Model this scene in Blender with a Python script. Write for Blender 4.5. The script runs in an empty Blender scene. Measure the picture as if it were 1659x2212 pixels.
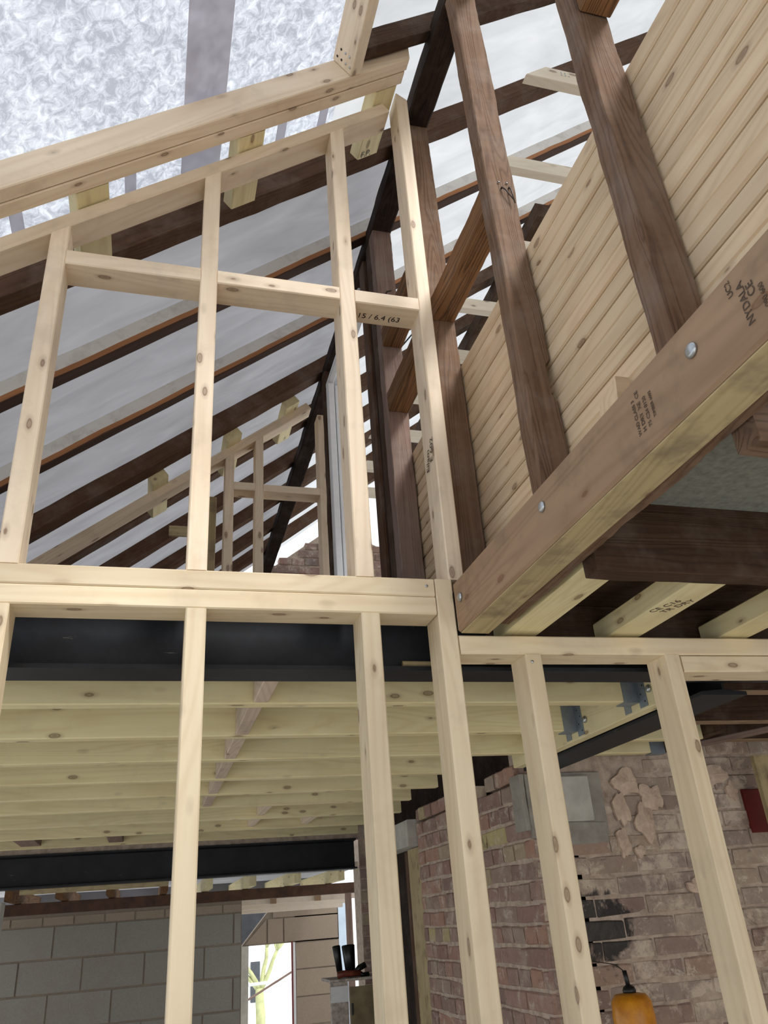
import bpy, bmesh, math, random
from mathutils import Vector, Matrix, noise
random.seed(7)
S = bpy.context.scene
COL = S.collection

# ------------------------------------------------------------------ camera, sky, exposure
cam = bpy.data.objects.new('camera', bpy.data.cameras.new('camera'))
COL.objects.link(cam)
R = Matrix(((0.96319107, -0.05917779, 0.26222311), (-0.25967453, -0.45707141, 0.85067906), (-0.06951338, 0.88745913, 0.45561406)))
# columns: right, up, forward in world axes
cx, cy, cz = R.col[0], R.col[1], R.col[2]
cam.matrix_world = Matrix(((cx[0], cy[0], -cz[0], 0), (cx[1], cy[1], -cz[1], 0), (cx[2], cy[2], -cz[2], 1.6), (0, 0, 0, 1)))
cam.data.sensor_fit = 'VERTICAL'; cam.data.sensor_height = 36
cam.data.lens = 36 * 1697.7 / 2212
cam.data.clip_start = 0.02
S.camera = cam

w = bpy.data.worlds.new('world'); S.world = w; w.use_nodes = True
bg = w.node_tree.nodes['Background']
bg.inputs['Color'].default_value = (0.95, 0.975, 1.0, 1)
bg.inputs['Strength'].default_value = 1.6
sun = bpy.data.objects.new('sun', bpy.data.lights.new('sun', 'SUN')); COL.objects.link(sun)
sun.data.energy = 4.5; sun.data.angle = math.radians(16); sun.data.color = (1.0, 0.985, 0.96)
sun.rotation_euler = Vector((0.38, -0.55, 0.74)).to_track_quat('Z', 'Y').to_euler()
S.view_settings.view_transform = 'Standard'
S.view_settings.look = 'None'
S.view_settings.exposure = -0.12
S.view_settings.gamma = 1.0
S.view_settings.use_curve_mapping = False

TAN = 0.79
TH = math.atan(TAN)
TV = Vector((math.cos(TH), 0, math.sin(TH)))
UV = Vector((-math.sin(TH), 0, math.cos(TH)))

# ------------------------------------------------------------------ materials
def srgb(r, g, b):
    f = lambda c: ((c / 255 + 0.055) / 1.055) ** 2.4 if c > 10 else c / 255 / 12.92
    return (f(r), f(g), f(b), 1)

class NT:
    def __init__(s, name):
        s.m = bpy.data.materials.new(name); s.m.use_nodes = True
        s.t = s.m.node_tree; s.n = s.t.nodes; s.l = s.t.links
        s.b = s.n['Principled BSDF']; s.out = s.n['Material Output']
    def node(s, typ, **k):
        x = s.n.new(typ)
        for a, v in k.items():
            if a.startswith('i_'): x.inputs[a[2:].replace('_', ' ')].default_value = v
            else: setattr(x, a, v)
        return x
    def link(s, a, b): s.l.new(a, b)
    def math(s, op, a, b=None, c=None, clamp=False):
        x = s.n.new('ShaderNodeMath'); x.operation = op; x.use_clamp = clamp
        for i, v in enumerate((a, b, c)):
            if v is None: continue
            if isinstance(v, (int, float)): x.inputs[i].default_value = v
            else: s.link(v, x.inputs[i])
        return x.outputs[0]
    def ramp(s, fac, stops):
        x = s.n.new('ShaderNodeValToRGB'); e = x.color_ramp.elements
        while len(e) < len(stops): e.new(0.5)
        for el, (p, c) in zip(e, stops): el.position = p; el.color = c
        s.link(fac, x.inputs[0]); return x.outputs[0]
    def mix(s, fac, a, b, mode='MIX'):
        x = s.n.new('ShaderNodeMix'); x.data_type = 'RGBA'; x.blend_type = mode
        for i, v in ((0, fac), (6, a), (7, b)):
            if isinstance(v, (int, float, tuple)): x.inputs[i].default_value = v
            else: s.link(v, x.inputs[i])
        return x.outputs[2]
    def coords(s, scale=(1, 1, 1), rnd=True, world=False):
        if world:
            g = s.n.new('ShaderNodeNewGeometry'); src = g.outputs['Position']
        else:
            g = s.n.new('ShaderNodeTexCoord'); src = g.outputs['Object']
        mp = s.n.new('ShaderNodeVectorMath'); mp.operation = 'MULTIPLY_ADD'
        s.link(src, mp.inputs[0]); mp.inputs[1].default_value = scale
        if rnd and not world:
            oi = s.n.new('ShaderNodeObjectInfo')
            v = s.n.new('ShaderNodeVectorMath'); v.operation = 'SCALE'
            cmb = s.n.new('ShaderNodeCombineXYZ')
            s.link(s.math('MULTIPLY', oi.outputs['Random'], 91.7), cmb.inputs[0])
            s.link(s.math('MULTIPLY', oi.outputs['Random'], 53.3), cmb.inputs[1])
            s.link(s.math('MULTIPLY', oi.outputs['Random'], 37.1), cmb.inputs[2])
            s.link(cmb.outputs[0], mp.inputs[2]); s.n.remove(v)
        return mp.outputs[0]
    def noise(s, vec, scale=5, detail=3, rough=0.55, dist=0.0):
        x = s.n.new('ShaderNodeTexNoise'); s.link(vec, x.inputs['Vector'])
        x.inputs['Scale'].default_value = scale; x.inputs['Detail'].default_value = detail
        x.inputs['Roughness'].default_value = rough; x.inputs['Distortion'].default_value = dist
        return x.outputs['Fac']
    def bump(s, h, strength=0.3, dist=0.002):
        x = s.n.new('ShaderNodeBump'); x.inputs['Strength'].default_value = strength; x.inputs['Distance'].default_value = dist
        s.link(h, x.inputs['Height']); s.link(x.outputs[0], s.b.inputs['Normal'])
    def col(s, c): s.link(c, s.b.inputs['Base Color'])

def pine(name, base, dark, knot=(0.16, 0.075, 0.035, 1), grain=1.0, dirt=0.0, rough=0.6, knots=True, dirtcol=(0.12, 0.09, 0.065, 1), bumps=0.25):
    m = NT(name); v = m.coords((1, 1, 1))
    st = m.n.new('ShaderNodeVectorMath'); st.operation = 'MULTIPLY'; m.link(v, st.inputs[0]); st.inputs[1].default_value = (1.3, 22, 22)
    fine = m.noise(st.outputs[0], 1.6, 4, 0.6, 0.3)
    st2 = m.n.new('ShaderNodeVectorMath'); st2.operation = 'MULTIPLY'; m.link(v, st2.inputs[0]); st2.inputs[1].default_value = (0.9, 9, 9)
    br = m.noise(st2.outputs[0], 1.0, 1, 0.4, 0.4)
    ring = m.math('SINE', m.math('MULTIPLY', br, 95.0 * grain))
    ring = m.math('MULTIPLY_ADD', ring, 0.5, 0.5)
    ring = m.math('POWER', ring, 2.2)
    tone = m.noise(v, 1.7, 2, 0.5)
    f = m.math('ADD', m.math('MULTIPLY', ring, 0.30 * grain), m.math('MULTIPLY', m.math('SUBTRACT', fine, 0.35), 0.8), clamp=True)
    c = m.mix(f, base, dark)
    oi = m.n.new('ShaderNodeObjectInfo')
    val = m.math('ADD', m.math('MULTIPLY_ADD', tone, 0.35, 0.80), m.math('MULTIPLY', oi.outputs['Random'], 0.10))
    hs = m.n.new('ShaderNodeHueSaturation'); m.link(c, hs.inputs['Color']); m.link(val, hs.inputs['Value'])
    c = hs.outputs[0]
    if knots:
        st3 = m.n.new('ShaderNodeVectorMath'); st3.operation = 'MULTIPLY'; m.link(v, st3.inputs[0]); st3.inputs[1].default_value = (11, 26, 26)
        vo = m.n.new('ShaderNodeTexVoronoi'); vo.inputs['Scale'].default_value = 1.0; m.link(st3.outputs[0], vo.inputs['Vector'])
        dd = m.math('ADD', vo.outputs['Distance'], m.math('MULTIPLY', m.math('SUBTRACT', m.noise(v, 60, 2), 0.5), 0.05))
        sep = m.n.new('ShaderNodeSeparateColor'); m.link(vo.outputs['Color'], sep.inputs[0])
        on = m.math('GREATER_THAN', sep.outputs[0], 0.74)
        kf = m.ramp(dd, [(0.0, (0.9, 0.9, 0.9, 1)), (0.12, (0.7, 0.7, 0.7, 1)), (0.16, (1, 1, 1, 1)), (0.20, (0.3, 0.3, 0.3, 1)), (0.34, (0, 0, 0, 1))])
        c = m.mix(m.math('MULTIPLY', m.math('MULTIPLY', kf, on), 0.80), c, knot)
    if dirt:
        dn = m.noise(v, 9, 4, 0.65)
        c = m.mix(m.math('MULTIPLY', m.ramp(dn, [(0.52, (0, 0, 0, 1)), (0.72, (1, 1, 1, 1))]), dirt), c, dirtcol)
    m.col(c); m.b.inputs['Roughness'].default_value = rough; m.b.inputs['Specular IOR Level'].default_value = 0.3
    m.bump(fine, bumps, 0.0008)
    return m.m

PINE = pine('planed pine', srgb(238, 221, 196), srgb(208, 182, 150), dirt=0.15, grain=0.75)
PINEL = pine('yellowish planed pine', srgb(235, 219, 188), srgb(206, 180, 142), dirt=0.12, grain=0.75)
PINEG = pine('green tinted joist pine', srgb(240, 230, 186), srgb(210, 190, 138), dirt=0.10, grain=0.8)
PINEJ = pine('stacked pine', srgb(222, 200, 168), srgb(190, 160, 124), grain=0.9)
TREAT = pine('stained treated timber', srgb(160, 134, 108), srgb(126, 100, 80), dirt=0.45, knots=True)
TREATY = pine('yellowed sawn timber', srgb(190, 174, 134), srgb(146, 126, 92), dirt=0.55)
PALE = pine('pale planed pine', srgb(240, 232, 214), srgb(218, 200, 172), grain=0.6)

def oldwood(name, light, dark, dust=0.25, stripes=0.5, dustcol=None):
    m = NT(name); v = m.coords()
    st = m.n.new('ShaderNodeVectorMath'); st.operation = 'MULTIPLY'; m.link(v, st.inputs[0]); st.inputs[1].default_value = (1.2, 26, 26)
    n1 = m.noise(st.outputs[0], 1.5, 5, 0.7, 1.2)
    st2 = m.n.new('ShaderNodeVectorMath'); st2.operation = 'MULTIPLY'; m.link(v, st2.inputs[0]); st2.inputs[1].default_value = (0.55, 14, 14)
    br = m.noise(st2.outputs[0], 1.0, 1, 0.4, 0.8)
    ring = m.math('POWER', m.math('MULTIPLY_ADD', m.math('SINE', m.math('MULTIPLY', br, 120)), 0.5, 0.5), 3)
    f = m.math('ADD', m.math('MULTIPLY', ring, stripes), m.math('SUBTRACT', n1, 0.25), clamp=True)
    c = m.mix(f, light, dark)
    d = m.noise(v, 7, 4, 0.7)
    c = m.mix(m.math('MULTIPLY', m.ramp(d, [(0.45, (0, 0, 0, 1)), (0.75, (1, 1, 1, 1))]), dust), c, dustcol or srgb(150, 138, 128))
    m.col(c); m.b.inputs['Roughness'].default_value = 0.85; m.b.inputs['Specular IOR Level'].default_value = 0.15
    m.bump(m.math('ADD', n1, m.math('MULTIPLY', ring, 0.5)), 0.6, 0.002)
    return m.m
OLD = oldwood('aged brown post timber', srgb(132, 106, 86), srgb(72, 53, 42), dust=0.4, stripes=0.35)
OLDD = oldwood('dark aged timber', srgb(84, 64, 50), srgb(44, 33, 27), dust=0.25, stripes=0.25)
OLDP = oldwood('grey brown sawn post timber', srgb(148, 126, 116), srgb(98, 78, 70), dust=0.5, stripes=0.3)
OLDB = oldwood('blackened purlin timber', srgb(52, 38, 30), srgb(22, 16, 14), dust=0.12)
OLDO = oldwood('orange brown rough timber', srgb(140, 104, 72), srgb(78, 56, 38), dust=0.15, stripes=0.6)
OLDR = oldwood('red brown rafter timber', srgb(104, 78, 60), srgb(54, 40, 32), dust=0.3, stripes=0.25)

def whitewash():
    m = NT('whitewashed rafter timber'); v = m.coords()
    t = m.n.new('ShaderNodeTexCoord'); sp = m.n.new('ShaderNodeSeparateXYZ'); m.link(t.outputs['Object'], sp.inputs[0])
    n = m.noise(v, 6, 5, 0.7)
    st = m.n.new('ShaderNodeVectorMath'); st.operation = 'MULTIPLY'; m.link(v, st.inputs[0]); st.inputs[1].default_value = (1.2, 26, 26)
    g = m.noise(st.outputs[0], 1.5, 4, 0.6, 0.6)
    white = m.mix(m.ramp(n, [(0.5, (0, 0, 0, 1)), (0.8, (1, 1, 1, 1))]), srgb(232, 230, 226), srgb(176, 168, 160))
    white = m.mix(m.math('MULTIPLY', g, 0.18), white, srgb(140, 132, 124))
    orange = m.mix(g, srgb(196, 138, 92), srgb(128, 82, 52))
    darkb = m.mix(g, srgb(92, 66, 52), srgb(48, 34, 28))
    z = m.math('ADD', sp.outputs[2], m.math('MULTIPLY', m.math('SUBTRACT', m.noise(v, 5, 2), 0.5), 0.012))
    f1 = m.math('GREATER_THAN', z, -0.014)
    c = m.mix(f1, orange, white)
    f2 = m.math('GREATER_THAN', z, -0.0345)
    c = m.mix(f2, darkb, c)
    m.col(c); m.b.inputs['Roughness'].default_value = 0.9; m.bump(g, 0.4, 0.0015)
    return m.m
WASH = whitewash()

def steel():
    m = NT('black painted steel'); v = m.coords(rnd=False)
    n = m.noise(v, 5, 6, 0.75)
    st = m.n.new('ShaderNodeVectorMath'); st.operation = 'MULTIPLY'; m.link(v, st.inputs[0]); st.inputs[1].default_value = (4, 30, 30)
    n2 = m.noise(st.outputs[0], 2.2, 4, 0.7, 0.4)
    c = m.mix(m.ramp(n, [(0.4, (0, 0, 0, 1)), (0.7, (1, 1, 1, 1))]), srgb(24, 26, 30), srgb(40, 43, 50))
    c = m.mix(m.ramp(n2, [(0.70, (0, 0, 0, 1)), (0.76, (0.7, 0.7, 0.7, 1))]), c, srgb(150, 140, 128))
    m.col(c); m.b.inputs['Roughness'].default_value = 0.55; m.b.inputs['Specular IOR Level'].default_value = 0.35
    return m.m
STEEL = steel()

def flat(name, c, rough=0.6, metal=0.0, nz=0.15, sc=12, c2=None, bmp=0.2):
    m = NT(name); v = m.coords()
    n = m.noise(v, sc, 4, 0.65)
    c2 = c2 or tuple(x * 0.55 for x in c[:3]) + (1,)
    m.col(m.mix(m.math('MULTIPLY', m.ramp(n, [(0.35, (0, 0, 0, 1)), (0.75, (1, 1, 1, 1))]), min(1, nz * 3)), c, c2))
    m.b.inputs['Roughness'].default_value = rough; m.b.inputs['Metallic'].default_value = metal
    if bmp: m.bump(n, bmp, 0.001)
    return m.m
GALV = flat('galvanised steel', srgb(150, 162, 172), 0.45, 0.6, 0.15, 40)
ZINC = flat('zinc plated bolt', srgb(190, 196, 200), 0.3, 0.85, 0.1, 60)
IRON = flat('rusty iron nail', srgb(70, 62, 58), 0.5, 0.6, 0.3, 60)
INK = flat('dark ink', srgb(62, 52, 46), 0.8, 0, 0.4, 90, srgb(112, 94, 76), 0)
WHITE = flat('white painted joinery', srgb(240, 244, 248), 0.5, 0, 0.06, 20)
RED = flat('dark red paint', srgb(118, 22, 20), 0.5, 0, 0.2, 8, srgb(52, 10, 16))
PAD = flat('cast concrete', srgb(206, 204, 196), 0.9, 0, 0.2, 10, srgb(150, 148, 140), 0.5)
RENDER = flat('grey mortar render', srgb(168, 164, 156), 0.95, 0, 0.25, 14, srgb(128, 122, 114), 0.6)
PLASTER = flat('pinkish lime plaster', srgb(226, 204, 184), 0.95, 0, 0.25, 22, srgb(160, 134, 116), 0.6)
BOARD = flat('grey cement board', srgb(150, 154, 146), 0.95, 0, 0.3, 60, srgb(110, 114, 108), 0.6)
SCREEN = flat('cement floor', srgb(214, 208, 196), 0.9, 0, 0.2, 3)
BLACKP = flat('black plastic', srgb(24, 26, 28), 0.35, 0, 0.1, 10)
ORANGE = flat('amber plastic', srgb(222, 150, 32), 0.35, 0, 0.25, 30, srgb(170, 96, 16))
HANDLE = flat('rust red tool handle', srgb(138, 62, 42), 0.5, 0, 0.3, 30, srgb(30, 24, 24))
TARP = flat('blue white sheeting', srgb(196, 214, 232), 0.5, 0, 0.2, 6)
PVC = flat('cream sheeting boards', srgb(226, 214, 200), 0.6, 0, 0.1, 10)
SLATE = flat('dark slate roof', srgb(62, 66, 72), 0.7, 0, 0.3, 14)
RUSTS = flat('brown painted steel', srgb(92, 62, 44), 0.7, 0, 0.4, 12, srgb(58, 38, 28))
FOLI = flat('lichen covered branches', srgb(178, 182, 134), 0.9, 0, 0.3, 8)
PALEB = flat('pale painted building', srgb(236, 238, 236), 0.8, 0, 0.05, 3)
MDF = flat('mottled brown door', srgb(150, 138, 104), 0.6, 0, 0.4, 7, srgb(96, 84, 62))
DIRTY = flat('dirty white painted wood', srgb(206, 198, 190), 0.7, 0, 0.35, 30, srgb(120, 104, 98))

def brickmat(name, stops, wash, washcol, sc=1.0):
    m = NT(name)
    oi = m.n.new('ShaderNodeObjectInfo')
    c = m.ramp(oi.outputs['Random'], stops)
    v = m.coords()
    n = m.noise(v, 28, 5, 0.7)
    c = m.mix(m.math('MULTIPLY', n, 0.55), c, srgb(84, 62, 54))
    wv = m.coords(world=True)
    n2 = m.noise(wv, 5.5 * sc, 6, 0.75, 0.3)
    c = m.mix(m.math('MULTIPLY', m.ramp(n2, [(0.50, (0, 0, 0, 1)), (0.62, (1, 1, 1, 1))]), wash), c, washcol)
    n3 = m.noise(wv, 11 * sc, 5, 0.8, 0.6)
    c = m.mix(m.math('MULTIPLY', m.ramp(n3, [(0.57, (0, 0, 0, 1)), (0.63, (1, 1, 1, 1))]), wash * 0.85), c, srgb(224, 214, 200))
    n4 = m.noise(wv, 8 * sc, 5, 0.8, 0.8)
    c = m.mix(m.math('MULTIPLY', m.ramp(n4, [(0.33, (1, 1, 1, 1)), (0.42, (0, 0, 0, 1))]), 0.5), c, srgb(96, 82, 76))
    m.col(c); m.b.inputs['Roughness'].default_value = 0.95; m.b.inputs['Specular IOR Level'].default_value = 0.15
    m.bump(m.noise(v, 60, 5, 0.8), 0.8, 0.004)
    return m
bm1 = brickmat('old red brick', [(0.0, srgb(198, 164, 150)), (0.3, srgb(176, 152, 144)), (0.5, srgb(204, 164, 146)), (0.7, srgb(164, 140, 134)), (0.92, srgb(190, 172, 158)), (1.0, srgb(220, 208, 156))], 0.55, srgb(196, 180, 166)).m
bm3 = brickmat('limewashed gable brick', [(0.0, srgb(176, 150, 142)), (1.0, srgb(160, 144, 138))], 0.7, srgb(190, 182, 174)).m
_b2 = brickmat('stained buff brick', [(0.0, srgb(204, 188, 172)), (0.3, srgb(180, 164, 154)), (0.55, srgb(212, 194, 174)), (0.8, srgb(168, 146, 138)), (1.0, srgb(202, 176, 158))], 0.8, srgb(228, 212, 194), 1.2)
# soot stains low on the old chimney opening (marks that stay on the brick)
def soot(m):
    lk = [l for l in m.t.links if l.to_socket == m.b.inputs['Base Color']][0]; src = lk.from_socket
    g = m.n.new('ShaderNodeNewGeometry'); sp = m.n.new('ShaderNodeSeparateXYZ'); m.link(g.outputs['Position'], sp.inputs[0])
    dx = m.math('DIVIDE', m.math('SUBTRACT', sp.outputs[0], 1.70), 0.16)
    dz = m.math('DIVIDE', m.math('SUBTRACT', sp.outputs[2], 1.50), 0.16)
    r = m.math('ADD', m.math('MULTIPLY', dx, dx), m.math('MULTIPLY', dz, dz))
    wv = m.coords(world=True)
    f = m.math('SUBTRACT', m.math('MULTIPLY', m.noise(wv, 12, 4, 0.7, 0.5), 2.6), m.math('ADD', r, 0.25))
    f = m.ramp(f, [(0.3, (0, 0, 0, 1)), (0.65, (0.9, 0.9, 0.9, 1))])
    m.col(m.mix(f, src, srgb(52, 54, 56)))
soot(_b2); bm2 = _b2.m
MORT = flat('old lime mortar', srgb(206, 190, 174), 0.95, 0, 0.35, 26, srgb(156, 136, 122), 0.8)
MORT2 = flat('grey block mortar', srgb(150, 138, 124), 0.95, 0, 0.2, 20, srgb(120, 110, 98), 0.5)
def blockmat(name, a, b):
    m = NT(name); v = m.coords(); wv = m.coords(world=True)
    oi = m.n.new('ShaderNodeObjectInfo')
    c = m.mix(m.noise(v, 90, 3, 0.8), a, b)
    c = m.mix(m.math('MULTIPLY', m.ramp(m.noise(wv, 3.0, 5, 0.75, 0.4), [(0.5, (0, 0, 0, 1)), (0.75, (1, 1, 1, 1))]), 0.35), c, srgb(150, 136, 118))
    c = m.mix(m.math('MULTIPLY', oi.outputs['Random'], 0.2), c, srgb(96, 96, 94))
    m.col(c); m.b.inputs['Roughness'].default_value = 0.95; m.bump(m.noise(v, 120, 4, 0.8), 0.5, 0.002)
    return m.m
BLOCK = blockmat('concrete block', srgb(178, 175, 166), srgb(138, 135, 128))
BLOCKW = blockmat('warm concrete block', srgb(188, 172, 154), srgb(150, 134, 118))

def membrane(name, a, b, trans, mottled, streak=True):
    m = NT(name)
    m.n.remove(m.b)
    wv = m.coords(world=True)
    if mottled:
        vo = m.noise(wv, 30, 4, 0.75, 0.7)
        big = m.noise(wv, 3.0, 3, 0.6)
        f = m.math('ADD', m.ramp(vo, [(0.38, (0, 0, 0, 1)), (0.68, (1, 1, 1, 1))]), m.math('MULTIPLY', m.math('SUBTRACT', big, 0.5), 0.9), clamp=True)
    else:
        st = m.n.new('ShaderNodeVectorMath'); st.operation = 'MULTIPLY'; m.link(wv, st.inputs[0]); st.inputs[1].default_value = (1.0, 3.6, 1.0)
        n1 = m.noise(st.outputs[0], 2.6, 3, 0.55, 0.7)
        n2 = m.noise(wv, 1.6, 2, 0.5)
        f = m.ramp(m.math('MULTIPLY_ADD', n1, 0.6, m.math('MULTIPLY', n2, 0.4)), [(0.36, (0, 0, 0, 1)), (0.66, (1, 1, 1, 1))])
    c = m.mix(f, a, b)
    tr = m.n.new('ShaderNodeBsdfTranslucent'); df = m.n.new('ShaderNodeBsdfDiffuse')
    m.link(c, tr.inputs['Color']); m.link(c, df.inputs['Color'])
    mx = m.n.new('ShaderNodeMixShader'); mx.inputs[0].default_value = trans
    m.link(df.outputs[0], mx.inputs[1]); m.link(tr.outputs[0], mx.inputs[2]); m.link(mx.outputs[0], m.out.inputs['Surface'])
    return m.m
MEM_BUB = membrane('bubbled translucent sheeting', srgb(158, 162, 172), srgb(216, 220, 228), 0.78, True)
MEM_L = membrane('dimmed breather membrane', srgb(146, 146, 149), srgb(168, 168, 172), 0.44, False)  # membrane made darker and less translucent to stand in for shade
MEM_R = membrane('white breather membrane', srgb(184, 187, 190), srgb(206, 208, 210), 0.70, False)
STRIP = membrane('grey lap and shadow strip', srgb(222, 220, 224), srgb(228, 226, 230), 0.72, False)

# ------------------------------------------------------------------ builders
def tag(o, label=None, cat=None, group=None, kind=None):
    if label: o['label'] = label
    if cat: o['category'] = cat
    if group: o['group'] = group
    if kind: o['kind'] = kind
    return o

MW = {}
def link(name, me, mat, parent=None, M=None):
    o = bpy.data.objects.new(name, me); COL.objects.link(o)
    if mat is not None and not me.materials: me.materials.append(mat)
    M = (M or Matrix()).copy()
    MW[o.name] = M.copy()
    if parent is not None:
        o.parent = parent
        M = MW[parent.name].inverted() @ M
    o.matrix_local = M
    return o

def empty(name, loc, label=None, cat=None, group=None, kind=None):
    o = bpy.data.objects.new(name, None); COL.objects.link(o); o.location = loc; MW[o.name] = Matrix.Translation(loc)
    return tag(o, label, cat, group, kind)

def prism_mesh(name, L, w, h, ch=0.003, n=1, rough=0.0, c0=0.0, c1=0.0, d0=0.0, d1=0.0, seed=0.0, notch=None, broken=0.0):
    """chamfered bar along local x from 0 to L; c0/c1 shear the ends with local z, d0/d1 with local y"""
    a, b = w / 2, h / 2
    ring = [(-a + ch, -b), (a - ch, -b), (a, -b + ch), (a, b - ch), (a - ch, b), (-a + ch, b), (-a, b - ch), (-a, -b + ch)]
    vs, fs = [], []
    for i in range(n + 1):
        t = i / n
        for k, (y, z) in enumerate(ring):
            x = L * t + (c0 * (1 - t) + c1 * t) * z + (d0 * (1 - t) + d1 * t) * y
            if rough:
                q = Vector((x * 7 + seed, y * 23 + seed, z * 23))
                nv = noise.noise_vector(q)
                q2 = Vector((x * 40 + seed, y * 60, z * 60 + seed))
                nv2 = noise.noise_vector(q2) * 0.35
                y += (nv.y + nv2.y) * rough; z += (nv.z + nv2.z) * rough
                if broken and i in (0, n): x += nv2.x * broken * 3 + (random.random() - 0.5) * broken
            vs.append((x, y, z))
    for i in range(n):
        for k in range(8):
            j = (k + 1) % 8
            fs.append((i * 8 + k, (i + 1) * 8 + k, (i + 1) * 8 + j, i * 8 + j))
    fs.append(tuple(range(8))); fs.append(tuple(reversed(range(n * 8, n * 8 + 8))))
    me = bpy.data.meshes.new(name); me.from_pydata(vs, [], fs)
    bm = bmesh.new(); bm.from_mesh(me); bmesh.ops.recalc_face_normals(bm, faces=bm.faces); bm.to_mesh(me); bm.free()
    return me

def timber(name, a, b, w, h, mat, parent=None, up=None, **k):
    a, b = Vector(a), Vector(b); X = (b - a); L = X.length; X.normalize()
    up = Vector(up) if up is not None else (Vector((0, 0, 1)) if abs(X.z) < 0.9 else Vector((1, 0, 0)))
    Z = (up - X * up.dot(X)).normalized(); Y = Z.cross(X)
    M = Matrix(((X.x, Y.x, Z.x, a.x), (X.y, Y.y, Z.y, a.y), (X.z, Y.z, Z.z, a.z), (0, 0, 0, 1)))
    k.setdefault('seed', random.random() * 50)
    return link(name, prism_mesh(name, L, w, h, **k), mat, parent, M)

def box(name, lo, hi, mat, parent=None, axis=None, **k):
    lo, hi = Vector(lo), Vector(hi); d = hi - lo; c = (lo + hi) / 2
    ax = axis if axis is not None else max(range(3), key=lambda i: d[i])
    if ax == 0: return timber(name, (lo.x, c.y, c.z), (hi.x, c.y, c.z), d.y, d.z, mat, parent, (0, 0, 1), **k)
    if ax == 1: return timber(name, (c.x, lo.y, c.z), (c.x, hi.y, c.z), d.x, d.z, mat, parent, (0, 0, 1), **k)
    return timber(name, (c.x, c.y, lo.z), (c.x, c.y, hi.z), d.y, d.x, mat, parent, (1, 0, 0), **k)

def rafter(name, x0, x1, y0, y1, h, zr, mat, parent=None, right=False, **k):
    """bar in the roof slope; bottom plane z = zr + TAN x"""
    yc = (y0 + y1) / 2
    a = Vector((x0, yc, zr + TAN * x0)) + UV * h / 2
    b = Vector((x1, yc, zr + TAN * x1)) + UV * h / 2
    return timber(name, a, b, y1 - y0, h, mat, parent, UV, **k)

def lathe(name, prof, mat, parent=None, M=None, seg=20, smooth=True):
    vs, fs = [], []
    for r, z in prof:
        for i in range(seg):
            t = 2 * math.pi * i / seg; vs.append((r * math.cos(t), r * math.sin(t), z))
    for i in range(len(prof) - 1):
        for j in range(seg):
            k = (j + 1) % seg
            fs.append((i * seg + j, i * seg + k, (i + 1) * seg + k, (i + 1) * seg + j))
    fs.append(tuple(reversed(range(seg)))); fs.append(tuple(range((len(prof) - 1) * seg, len(prof) * seg)))
    me = bpy.data.meshes.new(name); me.from_pydata(vs, [], fs)
    if smooth: me.shade_smooth()
    return link(name, me, mat, parent, M)

def tube(name, pts, r, mat, parent=None, seg=8, r1=None):
    pts = [Vector(p) for p in pts]; o0 = pts[0].copy()
    vs, fs = [], []; n = len(pts)
    for i, p in enumerate(pts):
        d = (pts[min(i + 1, n - 1)] - pts[max(i - 1, 0)]).normalized()
        u = d.orthogonal().normalized() if i == 0 else (u - d * u.dot(d)).normalized()
        v = d.cross(u); rr = r + ((r1 if r1 is not None else r) - r) * i / (n - 1)
        for j in range(seg):
            t = 2 * math.pi * j / seg; vs.append((p - o0 + (u * math.cos(t) + v * math.sin(t)) * rr)[:])
    for i in range(n - 1):
        for j in range(seg):
            k = (j + 1) % seg; fs.append((i * seg + j, i * seg + k, (i + 1) * seg + k, (i + 1) * seg + j))
    fs.append(tuple(reversed(range(seg)))); fs.append(tuple(range((n - 1) * seg, n * seg)))
    me = bpy.data.meshes.new(name); me.from_pydata(vs, [], fs); me.shade_smooth()
    return link(name, me, mat, parent, Matrix.Translation(o0))

def text(name, s, origin, xd, yd, size, parent, mat=INK, sx=1.0):
    cu = bpy.data.curves.new(name, 'FONT'); cu.body = s; cu.size = size; cu.extrude = 0.0002
    tmp = bpy.data.objects.new('tmp', cu); COL.objects.link(tmp)
    dg = bpy.context.evaluated_depsgraph_get()
    me = bpy.data.meshes.new_from_object(tmp.evaluated_get(dg)); bpy.data.objects.remove(tmp)
    X, Y = Vector(xd).normalized(), Vector(yd).normalized(); Z = X.cross(Y)
    M = Matrix(((X.x * sx, Y.x, Z.x, origin[0]), (X.y * sx, Y.y, Z.y, origin[1]), (X.z * sx, Y.z, Z.z, origin[2]), (0, 0, 0, 1)))
    me.materials.clear()
    return link(name, me, mat, parent, M)

def disc(name, c, nrm, r, t, mat, parent, dome=0.4):
    nrm = Vector(nrm); q = nrm.to_track_quat('Z', 'Y').to_matrix().to_4x4(); q.translation = Vector(c)
    return lathe(name, [(r, 0), (r * 0.97, t * 0.5), (r * 0.6, t), (r * 0.1, t * (1 + dome * 0.2))], mat, parent, q, 14)

# ------------------------------------------------------------------ setting: floor, roof sheeting, deck
def slab(name, corners, th, mat, nrm=None):
    c = [Vector(p) for p in corners]; o0 = c[0].copy()
    n = (c[1] - c[0]).cross(c[2] - c[0]).normalized() if nrm is None else Vector(nrm)
    k = len(c); vs = [(p - o0)[:] for p in c] + [(p - o0 + n * th)[:] for p in c]
    fs = [tuple(range(k)), tuple(reversed(range(k, 2 * k)))] + [(i, i + k, (i + 1) % k + k, (i + 1) % k) for i in range(k)]
    me = bpy.data.meshes.new(name); me.from_pydata(vs, [], fs)
    bm = bmesh.new(); bm.from_mesh(me); bmesh.ops.recalc_face_normals(bm, faces=bm.faces); bm.to_mesh(me); bm.free()
    return link(name, me, mat, None, Matrix.Translation(o0))

tag(slab('floor', [(-4, -3.5, 0), (5, -3.5, 0), (5, 8.6, 0), (-4, 8.6, 0)], -0.1, SCREEN), kind='structure')

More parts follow.
